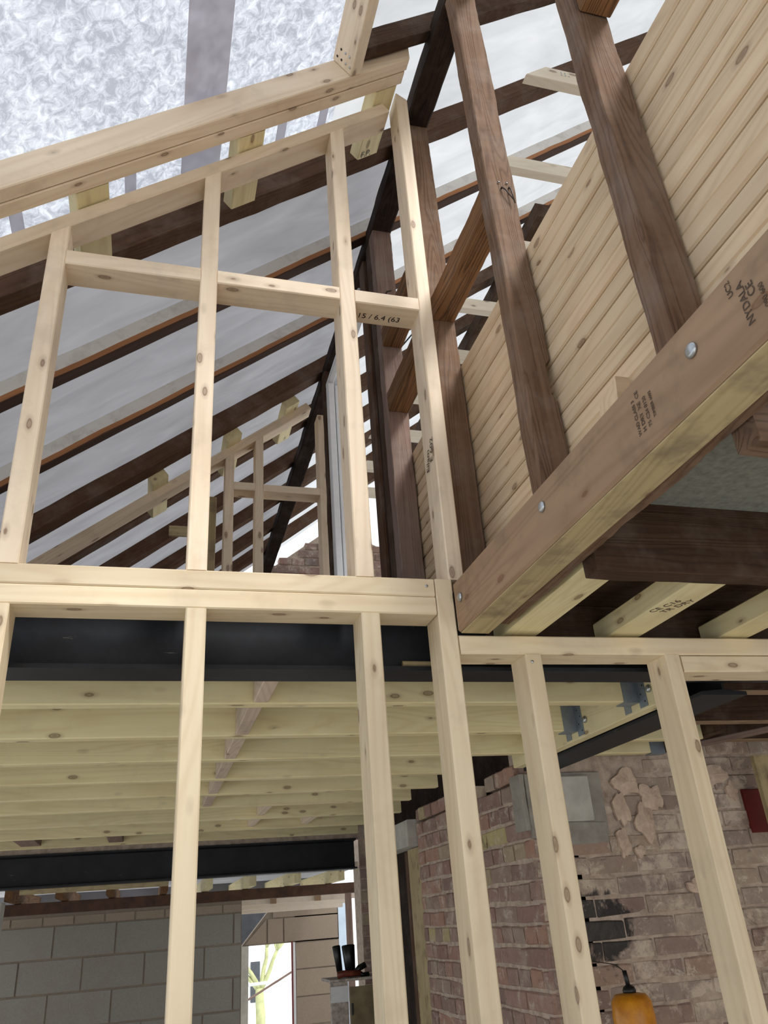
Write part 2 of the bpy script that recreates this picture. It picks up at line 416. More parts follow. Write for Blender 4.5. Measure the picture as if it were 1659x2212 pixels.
tag(slab('unseen_wall_front', [(-4, -2.6, 2.3), (5, -2.6, 2.3), (5, -2.6, 6.2), (-4, -2.6, 6.2)], -0.1, MORT, (0, -1, 0)), kind='structure')  # unseen upper wall added to cut light from behind the camera
tag(slab('unseen_wall_left', [(-3.0, 1.6, 2.34), (-3.0, 8.6, 2.34), (-3.0, 8.6, 3.2), (-3.0, 1.6, 3.2)], -0.1, MORT, (1, 0, 0)), kind='structure')  # unseen wall, kept to attic height so light enters the room below
tag(slab('wall_right', [(4.3, -2.6, 0), (4.3, 3.3, 0), (4.3, 3.3, 5.0), (4.3, -2.6, 5.0)], -0.1, MORT, (-1, 0, 0)), kind='structure')  # unseen wall added to darken the interior from the right
# roof sheeting as sheets sagging between the rafters
def sheet(name, x0, x1, y0, y1, zr, mat, nx=24, ny=24, sag=0.006, slope=TAN, zo=None):
    vs, fs = [], []
    ox, oy, oz = x0, y0, zr + slope * x0
    for i in range(nx + 1):
        for j in range(ny + 1):
            x = x0 + (x1 - x0) * i / nx; y = y0 + (y1 - y0) * j / ny
            z = zr + slope * x
            z += sag * noise.noise(Vector((x * 1.6, y * 6, 3.1))) + sag * 0.5 * noise.noise(Vector((x * 5, y * 9, 8.1)))
            vs.append((x - ox, y - oy, z - oz))
    for i in range(nx):
        for j in range(ny):
            a = i * (ny + 1) + j; fs.append((a, a + ny + 1, a + ny + 2, a + 1))
    me = bpy.data.meshes.new(name); me.from_pydata(vs, [], fs); me.shade_smooth()
    return link(name, me, mat, None, Matrix.Translation((ox, oy, oz)))
ZM = 3.735
RX = 3.0            # ridge
tag(sheet('ceiling', -3.0, 0.47, -2.6, 1.94, ZM, MEM_BUB, 24, 40, sag=0.012), label='bright bubbled sheeting over the roof opening', kind='structure')
tag(sheet('ceiling', -3.0, 0.79, 1.94, 6.1, ZM, MEM_L, 30, 50), label='membrane beyond the roof opening, shade put into its grey', kind='structure')
tag(sheet('ceiling', 0.47, RX, 1.05, 1.94, ZM, MEM_R, sag=0.012), label='white membrane right of the purlin', kind='structure')
tag(sheet('ceiling', 0.79, RX, 1.94, 6.1, ZM, MEM_R, 30, 50, sag=0.012), label='white membrane right of the purlin, far part', kind='structure')
tag(sheet('ceiling', RX, 6.4, 1.05, 6.1, ZM + TAN * RX * 2, MEM_R, 10, 20, slope=-TAN), label='white membrane on the far slope', kind='structure')

# lap band and painted-in batten shadows on the bubbled sheeting, across the rafters
def lap_shadow_strip(x0, x1, y0, y1):
    zz = lambda x: 3.728 + TAN * x
    o = slab('trim_%d' % lap_shadow_strip.n, [(x0, y0, zz(x0)), (x1, y0, zz(x1)), (x1, y1, zz(x1)), (x0, y1, zz(x0))], -0.002, STRIP, UV)
    lap_shadow_strip.n += 1
    return tag(o, kind='structure')
lap_shadow_strip.n = 1
lap_shadow_strip(-0.030, 0.086, -0.5, 1.90)
for c in (-0.455, -0.305, -0.172, 0.130, 0.282, 0.427):  # thin grey strips draw batten shadows showing through the sheeting
    lap_shadow_strip(c - 0.015, c + 0.015, 1.60, 1.90)

# attic deck on the joists
tag(box('trim_8', (-2.4, 1.76, 2.3265), (1.60, 6.1, 2.3345), OLDD, axis=0), kind='structure')

# ------------------------------------------------------------------ lower and upper stud partition
Y0, Y1 = 1.65, 1.737
part = empty('stud_partition', (0.2, 1.65, 0), 'lower pine stud partition with double head plate under the upper studs', 'partition')
def stud(x0, x1, z0, z1, p, y0=Y0, y1=Y1, mat=PINEL, **k): return box('stud', (x0, y0, z0), (x1, y1, z1), mat, p, **k)
PL = part
for x in (-0.349, 0.045, 0.436):
    stud(x, x + 0.044, 0.05, 2.22, PL)
for x0, x1, zt in ((0.622, 0.666, 2.31), (0.830, 0.872, 2.126), (1.212, 1.254, 2.130)):
    stud(x0, x1, 0.05, zt, PL)
tag(box('head_plate', (-1.3, Y0, 2.22), (0.619, Y1, 2.264), PINEL, PL))
tag(box('head_plate', (-1.3, Y0, 2.265), (0.619, Y1, 2.31), PINEL, PL))
timber('head_plate', (0.668, 1.694, 2.1475), (2.3, 1.694, 2.1610), 0.087, 0.045, PINEL, PL)
timber('head_plate', (1.257, 1.694, 2.107), (2.3, 1.694, 2.115), 0.087, 0.042, PINEL, PL)
box('sole_plate', (-1.3, Y0, 0), (2.3, Y1, 0.045), PINEL, PL)
for x, z in ((0.60, 2.291), (0.845, 2.108)):
    disc('screw_head', (x, Y0 - 0.0005, z), (0, -1, 0), 0.004, 0.0015, ZINC, PL)

up = empty('stud_partition', (0.1, 1.65, 2.31), 'upper pine stud partition with sloping head plate below the rafters', 'partition')
zt = lambda x: 3.528 + TAN * x
for x in (-0.345, 0.042, 0.428):
    box('stud', (x, Y0, 2.31), (x + 0.045, Y1, zt(x + 0.0225)), PINE, up, c1=TAN)
# tall end stud, planted on the corner post
timber('stud', (0.679, 1.694, 2.31), (0.690, 1.694, 4.125), 0.087, 0.040, PINE, up, up=(1, 0, 0), c1=-0.7)
rafter('head_plate', -1.6, 0.640, Y0, Y1, 0.042, 3.528, PINE, up)
for x0, x1, dz in ((-0.300, 0.042, 0), (0.087, 0.428, 0), (0.473, 0.664, -0.002)):
    box('noggin', (x0, Y0, 3.158 + dz), (x1, Y1, 3.205 + dz), PINE, up)
text('pencil_note', 'E 602', (0.6585, 1.668, 2.655), (0, -0.25, 1), (0, 1, 0.25), 0.030, up)
text('pencil_note', 'Eilam', (0.6585, 1.700, 2.640), (0, -0.25, 1), (0, 1, 0.25), 0.030, up)
text('pencil_note', '15 / 6.4 (63', (0.49, 1.712, 3.1552), (1, 0, 0), (0, -1, 0), 0.028, up, IRON)

# noggin blocks laid across between new rafter and old rafter
for i, (x0, x1) in enumerate(((-0.300, -0.200), (0.126, 0.224), (0.570, 0.672))):
    a = Vector(((x0 + x1) / 2, 1.602, 3.584 + TAN * (x0 + x1) / 2)) + UV * 0.024
    lab = ['short pine block between the rafters, left of the three above the upper partition',
           'short pine block between the rafters, middle of the three above the upper partition',
           'short pine block between the rafters marked F P, beside the tall end stud'][i]
    o = timber('rafter_block', a, a + Vector((0, 0.27, 0)), 0.098 / math.cos(TH) * 0.8, 0.045, PINEG, None, UV)
    tag(o, lab, 'wood block', 'short blocks between the rafters')
    if i == 2:
        text('pencil_note', 'F.P.', (x0 + 0.02, 1.865, 3.5826 + TAN * (x0 + 0.02)), TV, (0, -1, 0), 0.035, o, IRON)

# new doubled rafter and the trimmer of the opening
o = rafter('doubled_rafter', -1.8, 0.705, 1.510, 1.554, 0.089, 3.585, PINE, c0=0, c1=TAN)
tag(o, 'new pine rafter along the front of the bright roof opening', 'rafter', 'paired new pine rafters')
o = rafter('doubled_rafter', -1.8, 0.700, 1.556, 1.600, 0.089, 3.583, PINE, c1=TAN)
tag(o, 'new pine rafter doubled up behind the front one, above the upper partition', 'rafter', 'paired new pine rafters')
a = Vector((0.4725, 1.508, 3.585 + TAN * 0.4725)) + UV * 0.0465 + TV * 0.018
o = timber('opening_trimmer', a, a + Vector((0, -1.5, 0)), 0.044, 0.093, PINE, None, UV)
tag(o, 'pine trimmer with screws at its end, running from the doubled rafter to the top edge', 'trimmer')
for i in range(7):
    p = a + Vector((0, -0.02 - 0.028 * (i % 2), 0)) - TV * 0.0225 + UV * (-0.032 + 0.010 * i)
    disc('screw_head', p, -TV, 0.004, 0.0015, ZINC if i < 4 else IRON, o)

# ------------------------------------------------------------------ old rafters
ZR = 3.63
H = 0.078
specs = [(0.505, RX, 1.458, 1.503, OLDD, 'dark old rafter nearest the camera, right of the roof opening', 0.0025),
         (-2.2, RX, 1.905, 1.978, OLDR, 'thick brown old rafter just behind the upper partition head plate', 0.0035),
         (-2.2, RX, 2.372, 2.425, WASH, 'whitewashed old rafter with bare orange edge, second behind the upper partition', 0.002),
         (-2.2, RX, 2.865, 2.912, WASH, 'whitewashed old rafter with dark underside, third behind the upper partition', 0.002),
         (-2.2, RX, 3.335, 3.425, OLDR, 'red brown old rafter, fourth behind the upper partition', 0.003),
         (-2.2, RX, 3.80, 3.875, OLDR, 'dark old rafter, fifth behind the upper partition', 0.003),
         (-2.2, RX, 4.28, 4.35, OLDR, 'dark old rafter with a pale offcut on it, sixth behind the upper partition', 0.003),
         (-2.2, RX, 4.76, 4.83, OLDR, 'old rafter, seventh behind the upper partition', 0.003),
         (-2.2, RX, 5.24, 5.31, OLDR, 'old rafter, eighth behind the upper partition, near the brick gable', 0.003),
         (-2.2, RX, 5.66, 5.74, OLDR, 'old rafter closest to the brick gable', 0.003)]
for i, (x0, x1, y0, y1, m, lab, rg) in enumerate(specs):
    o = rafter('old_rafter', x0, x1, y0, y1, H, ZR, m, None, n=60, rough=rg, ch=0.002)
    tag(o, lab, 'rafter', 'old roof rafters')
    if i == 6:
        box('offcut', (0.0, 4.245, 3.635), (0.12, 4.262, 3.70), TREATY, o)
# opposite slope rafters
for k in range(1, 9):
    y = 1.48 + 0.475 * k
    a = Vector((RX + 0.07, y, ZR + TAN * RX - 0.04)); b = Vector((6.2, y, ZR + TAN * RX - 0.04 - TAN * 3.13))
    o = timber('slope_rafter', a, b, 0.05, H, OLDR, None, (UV.x * -1, 0, UV.z), n=10, rough=0.003)
    tag(o, 'brown rafter on the opposite roof slope, %s from the near end' % ['first', 'second', 'third', 'fourth', 'fifth', 'sixth', 'seventh', 'eighth', 'ninth'][k - 1], 'rafter', 'rafters of the opposite slope')

# ------------------------------------------------------------------ purlins, posts, rails
o = box('purlin', (0.745, -0.5, 4.165), (0.832, 6.0, 4.243), OLDB, None, 1, n=160, rough=0.004, ch=0.006)
tag(o, 'blackened old purlin carried by the row of old posts', 'purlin')
o = box('purlin', (1.87, 2.74, 4.99), (1.96, 6.0, 5.09), OLDD, None, 1, n=40, rough=0.003)
tag(o, 'dark upper purlin high behind the pine stack', 'purlin')
posts = [(0.812, 'rough brown old post nearest the camera, lower half in front of the pine stack', OLD),
         (1.290, 'rough brown old post with two bent nails', OLD),
         (1.778, 'brown old post directly right of the tall pine end stud', OLD),
         (2.285, 'grey brown saw-marked old post behind the upper noggin', OLDP)]
for i, (y, lab, m) in enumerate(posts):
    o = box('roof_post', (0.750, y, 2.335), (0.829, y + (0.052 if i < 3 else 0.060), 4.165), m, None, 2, n=90, rough=0.0035, ch=0.003)
    tag(o, lab, 'post', 'old roof posts on the floor trimmer')
    if i == 1:
        for v in o.data.vertices:      # old notch cut in the right edge
            if v.co.z > 0.02 and 2.615 < 2.335 + v.co.x < 2.705: v.co.z -= 0.013
        for (x, z, x2, z2) in ((0.788, 3.274, 0.813, 3.225), (0.810, 3.279, 0.8135, 3.215)):
            tube('bent_nail', [(x, y + 0.004, z), (x, y - 0.006, z), (x + 0.25 * (x2 - x), y - 0.011, z + 0.25 * (z2 - z)), (x2, y - 0.012, z2)], 0.0028, IRON, o, 8, 0.0015)
        for x, z in ((0.783, 3.295), (0.806, 3.296)):
            disc('nail_hole', (x, y - 0.004, z), (0, -1, 0), 0.0035, 0.001, BLACKP, o)
    if i == 3:
        tube('bent_nail', [(0.782, y, 3.81), (0.782, y - 0.02, 3.81), (0.800, y - 0.025, 3.815)], 0.003, IRON, o)
# far post beside the door lining
o = box('roof_post', (0.735, 3.262, 2.352), (0.83, 3.32, 4.165), OLDD, None, 2, n=40, rough=0.003)
tag(o, 'dark old post behind the white door lining', 'post', 'old roof posts on the floor trimmer')
# brown linings on the flank of the fourth post
o = empty('door_lining', (0.76, 2.45, 2.352), 'dark brown layered lining boards on the flank of the saw-marked post', 'lining')
box('board', (0.750, 2.347, 2.352), (0.795, 2.405, 4.16), OLDD, o, 2, n=30, rough=0.0015)
box('board', (0.762, 2.408, 2.352), (0.795, 2.455, 4.16), OLDB, o, 2, n=30, rough=0.001)
box('board', (0.750, 2.458, 2.352), (0.795, 2.53, 4.16), OLDR, o, 2, n=30, rough=0.001)
# white lining of the opening
o = empty('door_frame', (0.78, 3.21, 2.352), 'white painted door lining standing behind the second upper stud from the right', 'door frame')
box('jamb', (0.742, 3.20, 2.352), (0.772, 3.258, 4.045), WHITE, o, 2)
box('jamb', (0.780, 3.215, 2.352), (0.815, 3.258, 4.045), WHITE, o, 2)
box('head_lining', (0.742, 2.54, 4.05), (0.772, 3.258, 4.078), WHITE, o, 1)
box('head_lining', (0.774, 2.54, 4.07), (0.815, 3.258, 4.098), WHITE, o, 1)

rails = [(0.758, 0.832, -0.2, 0.808, 3.243, 'orange brown rail meeting the nearest post at the top edge'),
         (0.755, 0.829, 1.345, 1.776, 3.243, 'orange brown rough rail between the bent-nail post and the next one'),
         (0.750, 0.829, 1.832, 2.282, 3.243, 'orange brown rough rail fixed to the saw-marked post, lower one'),
         (0.750, 0.829, 1.832, 2.282, 3.545, 'orange brown rough rail fixed to the saw-marked post, upper one')]
for x0, x1, y0, y1, z, lab in rails:
    o = box('post_rail', (x0, y0, z), (x1, y1, z + 0.082), OLDO, None, 1, n=30, rough=0.003, ch=0.004)
    tag(o, lab, 'rail', 'horizontal rails between the old posts')

# ------------------------------------------------------------------ floor trimmer with bolts and stamps
tr = box('floor_trimmer', (0.667, -0.6, 2.176), (0.744, 1.648, 2.300), TREAT, None, 1, n=60, rough=0.0004, ch=0.005)
tag(tr, 'long brown treated timber trimmer with coach bolts running overhead to the wall plate', 'beam')
o = box('underside_batten', (0.673, -0.6, 2.1735), (0.743, 1.646, 2.1762), TREATY, tr, 1, ch=0.0008)
o['label'] = 'yellow sawn underside'
for y, z, r in ((0.696, 2.249, 0.0115), (1.163, 2.254, 0.011), (1.61, 2.249, 0.011)):
    disc('coach_bolt', (0.6665, y, z), (-1, 0, 0), r, 0.006, ZINC, tr)
text('stamp', 'NYDALA', (0.6660, 0.584, 2.205), (0, 0, 1), (0, 1, 0), 0.0165, tr)
text('stamp', 'CE', (0.6660, 0.570, 2.238), (0, 0, 1), (0, 1, 0), 0.017, tr)
text('stamp', '090 600', (0.6660, 0.557, 2.208), (0, 0, 1), (0, 1, 0), 0.011, tr)
text('stamp', 'UC2', (0.6660, 0.602, 2.262), (0, 0, 1), (0, 1, 0), 0.013, tr)
text('stamp', 'WAD CLASS 3', (0.6660, 0.838, 2.205), (0, 0, 1), (0, 1, 0), 0.010, tr)
text('stamp', 'H DRY  XE  CE', (0.6660, 0.825, 2.205), (0, 0, 1), (0, 1, 0), 0.011, tr)
text('stamp', '75 C24 0120', (0.6660, 0.811, 2.205), (0, 0, 1), (0, 1, 0), 0.010, tr)
text('stamp', 'TIMBER 6002', (0.6660, 0.797, 2.212), (0, 0, 1), (0, 1, 0), 0.008, tr)

o = box('old_sole_timber', (0.748, -0.6, 2.180), (0.778, 1.60, 2.333), OLD, None, 1, n=120, rough=0.006, ch=0.004)
tag(o, 'rough broken old timber bolted along the right side of the treated trimmer', 'beam')

# ------------------------------------------------------------------ stack of new timber behind the posts
names = ['top', 'second', 'third', 'fourth', 'fifth', 'sixth', 'seventh', 'eighth', 'ninth', 'tenth', 'eleventh', 'twelfth', 'thirteenth', 'fourteenth', 'fifteenth', 'bottom']
for i in range(16):
    z1 = 3.083 - 0.0462 * i
    x = 0.8335 + (0, 0.002, 0.0005, 0.004, 0, 0.001, 0.003, 0, 0.002, 0.0045, 0, 0.001, 0.003, 0, 0.002, 0)[i]
    o = box('pine_length', (x, -0.7, z1 - 0.0436), (x + 0.092, 2.62 + random.uniform(-0.03, 0.03), z1), PINEJ, None, 1, ch=0.004)
    lab = '%s length of pine in the tall stack behind the old posts' % names[i]
    tag(o, lab, 'timber', 'stacked pine lengths behind the posts')
vs = [(0, 0, -0.05), (0, 0.07, -0.05), (0, 0.055, 0.0), (0, -0.012, 0.02), (0.03, 0, -0.05), (0.03, 0.07, -0.05), (0.03, 0.055, 0), (0.03, -0.012, 0.02)]
me = bpy.data.meshes.new('pine_wedge'); me.from_pydata(vs, [], [(0, 1, 2, 3), (7, 6, 5, 4), (0, 4, 5, 1), (1, 5, 6, 2), (2, 6, 7, 3), (3, 7, 4, 0)])
o = link('pine_wedge', me, PINEJ, None, Matrix.Translation((0.795, 1.045, 2.455)))
tag(o, 'small pointed pine offcut poking up behind the treated trimmer', 'wood offcut')
box('packing', (0.80, 1.03, 2.30), (0.83, 1.12, 2.41), PINEJ, o, 2)

# ------------------------------------------------------------------ ties (new, pale) between the slopes
ty = [(1.815, 'nearest pale tie, with screws in its cut end, high behind the nearest post'),
      (2.285, 'pale tie second from the top right, behind the bent-nail post'),
      (2.775, 'pale tie third from the top right, left end behind the orange rail'),
      (3.26, 'pale tie fourth from the top, just over the pine stack'),
      (3.72, 'pale tie fifth from the top, just over the pine stack'),
      (4.20, 'pale tie sixth from the top'), (4.68, 'far pale tie, seventh from the top'), (5.16, 'far pale tie, eighth from the top'), (5.58, 'far pale tie, lowest in view behind the posts')]
for i, (y, lab) in enumerate(ty):
    zb = 4.70 + 0.035 * (i > 0)
    x0 = (zb + 0.0425 - ZR) / TAN - 0.02
    o = box('ceiling_tie', (x0, y, zb), (4.55, y + 0.045, zb + 0.085), PALE, None, 0, c0=1.27)
    tag(o, lab, 'ceiling tie', 'new pale ties across the attic')
    if i == 0:
        for k in range(5):
            disc('screw_head', (x0 + 0.12 + 0.018 * (k % 3), y - 0.0005, zb + 0.05 + 0.014 * (k // 3)), (0, -1, 0), 0.004, 0.0015, ZINC, o)

# cable over the stack
o = tube('black_cable', [(1.02, 3.30, 4.18), (1.25, 2.9, 4.36), (1.55, 2.80, 4.73)], 0.004, BLACKP)
tag(o, 'thin black cable strung above the pine stack', 'cable')

# ------------------------------------------------------------------ second upper partition far behind
fp = empty('stud_partition', (0.4, 3.5, 2.352), 'small far pine stud partition seen through the upper one', 'partition')
zt2 = lambda x: 3.527 + TAN * x
for x0, x1 in ((0.257, 0.302), (0.408, 0.450)):
    box('stud', (x0, 3.5, 2.352), (x1, 3.587, zt2((x0 + x1) / 2)), PINE, fp, c1=TAN)
box('stud', (0.742, 3.5, 2.352), (0.785, 3.587, 4.05), PINE, fp)
box('stud', (0.18, 3.59, 2.352), (0.225, 3.66, 3.55), TREATY, fp)
rafter('head_plate', -1.2, 0.71, 3.5, 3.587, 0.045, 3.527, PINE, fp)
box('noggin', (0.302, 3.5, 3.552), (0.408, 3.587, 3.597), PINE, fp, 0)
box('noggin', (0.450, 3.5, 3.550), (0.742, 3.587, 3.592), PINE, fp, 0)
for i, x in enumerate((-0.05, 0.30, 0.60)):
    a = Vector((x, 3.43, 3.575 + TAN * x)) + UV * 0.024
    o = timber('rafter_block', a, a + Vector((0, 0.36, 0)), 0.09, 0.045, PINEG, None, UV)
    tag(o, ['short pine block over the far partition, left one', 'short pine block over the far partition, middle one', 'short pine block over the far partition, right one'][i], 'wood block', 'short blocks over the far partition')

# ------------------------------------------------------------------ brick helper
BV = {}
def brick_mesh(kind, L, h, d, v, rough=0.0045):
    key = (kind, v)
    if key not in BV: BV[key] = prism_mesh('brick', L, d, h, ch=0.006, n=3, rough=rough, seed=v * 9.7 + L * 31, broken=0.004)
    return BV[key]
def wallbricks(wall, plane, pos, a0, a1, z0, z1, mat, Lh=0.225, ch=0.075, depth=0.10, mask=None, proud=0.008, face=-1, name='brick', half=True, rough=0.0045, seed=1, alt=True):
    """plane 'y': wall facing -y at y=pos, a = x ; plane 'x': wall facing -x at x=pos, a = y"""
    rnd = random.Random(seed)
    rows = int(round((z1 - z0) / ch)); cnt = 0
    for r in range(rows):
        zc = z0 + ch * (r + 0.5)
        header = alt and r % 2 == 1
        step = Lh / 2 if header else Lh
        a = a0 - (Lh * 0.25 if header else (Lh / 2 if (not alt and r % 2) else 0))
        while a < a1 - 0.02:
            b = min(a + step, a1); s = max(a, a0)
            L = b - s - 0.010
            if L > 0.03 and (mask is None or mask((s + b) / 2, zc)):
                full = abs(L - (step - 0.010)) < 1e-4
                v = rnd.randrange(5)
                if full: me = brick_mesh((name, header, rough), step - 0.010, ch - 0.010, depth, v, rough)
                else: me = prism_mesh(name, L, depth, ch - 0.010, ch=0.006, n=2, rough=rough, seed=rnd.random() * 90)
                jd = rnd.uniform(-0.003, 0.004); jz = rnd.uniform(-0.002, 0.002)
                if plane == 'y': M = Matrix.Translation((s + 0.005, pos - proud + jd + depth / 2, zc + jz))
                else: M = Matrix(((0, -1, 0, pos - proud + jd + depth / 2), (1, 0, 0, s + 0.005), (0, 0, 1, zc + jz), (0, 0, 0, 1)))
                o = link(name, me, mat, wall, M); cnt += 1
            a += step
    return cnt

# facing wall (behind the right lower studs)
wf = tag(slab('wall_back', [(1.50, 3.10, 0), (3.4, 3.10, 0), (3.4, 3.10, 2.34), (1.50, 3.10, 2.34)], -0.2, MORT, (0, -1, 0)), kind='structure')
pad = (1.56, 1.80, 1.80, 2.08)
red = (2.49, 2.72, 1.80, 1.99)
def mk(a, z):
    if pad[0] < a < pad[1] + 0.02 and z > pad[2]: return False
    if red[0] < a < red[1] and red[2] < z < red[3]: return False
    if 1.80 < a < 1.92 and z > 2.00: return False
    return True
wallbricks(wf, 'y', 3.10, 1.464, 3.15, 1.08, 2.28, bm2, mask=mk, seed=4, alt=False, proud=0.006, rough=0.006)
# side wall running away
ws = tag(slab('wall_right', [(1.455, 3.10, 0), (1.455, 4.56, 0), (1.455, 4.56, 2.04), (1.455, 3.10, 2.05)], -0.2, MORT, (-1, 0, 0)), kind='structure')
def mk2(a, z):
    if a < 3.16 and z > 1.86: return False
    return z < 2.045 or (a > 3.2 and a < 3.5 and z < 2.12) or a > 3.75
wallbricks(ws, 'x', 1.455, 3.092, 4.56, 1.08, 2.12, bm1, mask=mk2, seed=9, alt=True, proud=0.006, rough=0.005)

o = empty('padstone', (1.68, 3.09, 1.80), 'pale cast concrete padstone set in grey mortar below the steel end', 'padstone')
box('mortar_bed', (1.46, 3.080, 1.83), (1.80, 3.12, 2.075), RENDER, o, 0, n=20, rough=0.004)
box('block', (1.56, 3.062, 1.885), (1.735, 3.12, 2.062), PAD, o, 0, n=20, rough=0.002, ch=0.006)
box('mortar_bed', (1.52, 3.074, 1.80), (1.79, 3.12, 1.88), RENDER, o, 0, n=20, rough=0.005)
o = box('corner_render', (1.438, 3.085, 1.86), (1.46, 3.19, 2.075), RENDER, None, 2, n=20, rough=0.005)
tag(o, 'grey mortar render on the corner where the two brick walls meet', 'render')
o = box('metal_plate', (2.492, 3.085, 1.805), (2.80, 3.11, 1.983), RED, None, 0)
tag(o, 'dark red painted metal plate set in the brick wall at the right edge', 'metal plate')
o = box('pale_board', (2.47, 2.93, 1.78), (2.56, 2.96, 2.10), TREATY, None, 2, d1=0.0)
tag(o, 'pale sawn board leaning at the right edge in front of the brick wall', 'board')
# plaster remains on the facing wall
rnd = random.Random(3)
for i, (x, z, sx, sz) in enumerate(((1.93, 2.03, .13, .09), (2.03, 1.97, .10, .12), (1.98, 1.87, .08, .12), (2.33, 2.045, .20, .07), (1.88, 1.93, .06, .14), (1.93, 1.76, .05, .04), (2.44, 1.98, .05, .07), (1.86, 1.80, .05, .12), (2.15, 1.62, .08, .05))):
    n = 26; vs = []; sd = i * 7.3
    for ringi, rr in enumerate((1.0, 0.55)):
        for k in range(n):
            t = 2 * math.pi * k / n; q = rr * (1.0 + 0.55 * noise.noise(Vector((math.cos(t) * 1.6, math.sin(t) * 1.6, sd))) + 0.22 * (rnd.random() - 0.5))
            vs.append((math.cos(t) * q * sx / 2, -0.004 * ringi - 0.002 * rnd.random(), math.sin(t) * q * sz / 2))
    vs.append((0, -0.009, 0)); vs += [(vs[k][0], 0.012, vs[k][2]) for k in range(n)]
    fs = [(k, (k + 1) % n, n + (k + 1) % n, n + k) for k in range(n)] + [(n + k, n + (k + 1) % n, 2 * n) for k in range(n)] + [(2 * n + 1 + k, 2 * n + 1 + (k + 1) % n, (k + 1) % n, k) for k in range(n)]
    me = bpy.data.meshes.new('plaster_patch'); me.from_pydata(vs, [], fs)
    o = link('plaster_patch', me, PLASTER, wf, Matrix.Translation((x, 3.083, z)))
    

# ------------------------------------------------------------------ steels, joists, hangers
def ibeam(name, x0, x1, yc, z0, z1, wf_, mat, tf=0.010, tw=0.008, parent=None, axis=0):
    a, t = wf_ / 2, tw / 2
    prof = [(-a, z0), (a, z0), (a, z0 + tf), (t, z0 + tf + 0.006), (t, z1 - tf - 0.006), (a, z1 - tf), (a, z1), (-a, z1), (-a, z1 - tf), (-t, z1 - tf - 0.006), (-t, z0 + tf + 0.006), (-a, z0 + tf)]
    n = len(prof)
    if axis == 0: vs = [(0, y, z - z0) for y, z in prof] + [(x1 - x0, y, z - z0) for y, z in prof]; M = Matrix.Translation((x0, yc, z0))
    else: vs = [(y, 0, z - z0) for y, z in prof] + [(y, x1 - x0, z - z0) for y, z in prof]; M = Matrix.Translation((yc, x0, z0))
    fs = [tuple(range(n)), tuple(reversed(range(n, 2 * n)))] + [(i, i + n, (i + 1) % n + n, (i + 1) % n) for i in range(n)]
    me = bpy.data.meshes.new(name); me.from_pydata(vs, [], fs)
    bm = bmesh.new(); bm.from_mesh(me); bmesh.ops.recalc_face_normals(bm, faces=bm.faces); bm.to_mesh(me); bm.free()
    return link(name, me, mat, parent, M)
tag(ibeam('steel_beam', -1.3, 2.3, 1.826, 2.122, 2.325, 0.102, STEEL), 'black painted steel beam right behind the stud partition head plate', 'steel beam')
tag(ibeam('steel_beam', 1.880, 3.14, 1.545, 2.088, 2.29, 0.150, STEEL, axis=1), 'black steel beam running away at right onto the concrete padstone', 'steel beam')
o = ibeam('steel_beam', -1.5, 1.462, 6.16, 1.918, 2.12, 0.16, STEEL)
tag(o, 'far black steel beam across the room above the block wall', 'steel beam')
o = box('timber_chip', (0.57, 1.79, 2.137), (0.655, 1.80, 2.15), TREATY, None, 0)
tag(o, 'small splintered timber strip lying on the steel flange', 'wood strip')

ysj = [2.11, 2.51, 2.905, 3.32, 3.72, 4.13, 4.66, 5.20, 5.75]
tag(box('trim_13', (-1.6, 6.10, 2.121), (1.80, 6.22, 2.36), MORT, None, 0), kind='structure')
xe = [1.412, 1.412, 1.412, 1.412, 1.31, 1.30, 1.40, 1.40, 1.40]
ordn = ['first', 'second', 'third', 'fourth', 'fifth', 'sixth', 'seventh', 'eighth', 'ninth']
joists = []
for i, y in enumerate(ysj):
    x1 = xe[i]
    if i == 3: x1 = 1.31
    o = box('floor_joist', (-1.5, y, 2.126), (x1, y + 0.045, 2.326), PINEG, None, 0, ch=0.003)
    tag(o, 'pale pine floor joist, %s one beyond the near black steel beam' % ordn[i], 'joist', 'new floor joists')
# noggins between the joists
NOG = pine('dusty pinkish pine', srgb(214, 196, 178), srgb(176, 154, 136), dirt=0.3)
ng = [(0.236, 0.276, k) for k in range(5)]
names2 = ordn
k = 0
for x0, x1, i in ng:
    o = box('joist_noggin', (x0, ysj[i] + 0.046, 2.129), (x1, ysj[i + 1] - 0.001, 2.25 if i else 2.30), NOG, None, 1, ch=0.002)
    tag(o, 'greyish block between joists, %s of the diagonal row seen beyond the steel beam' % names2[i], 'wood block', 'row of blocks between the joists')
o = box('joist_noggin', (0.245, 1.885, 2.129), (0.285, 2.108, 2.30), NOG, None, 1)
tag(o, 'greyish block between the near steel beam and the first joist', 'wood block', 'row of blocks between the joists')
for j, (x0, x1, i, lab) in enumerate(((0.56, 0.60, 5, 'pale block between far joists, left of two'), (0.57, 0.61, 6, 'pale block between far joists, nearer the far beam'), (0.90, 0.94, 6, 'pale block between far joists, right one'),
                       (-0.78, -0.66, 7, 'grey block hanging between far joists at the left edge'), (-0.255, -0.165, 7, 'grey block between far joists left of the first full stud'))):
    o = box('joist_noggin', (x0, ysj[i] + 0.046, 2.140), (x1, ysj[i + 1] - 0.001, 2.24), OLDP if j > 2 else PINE, None, 1)
    tag(o, lab, 'wood block', 'odd blocks between the far joists')
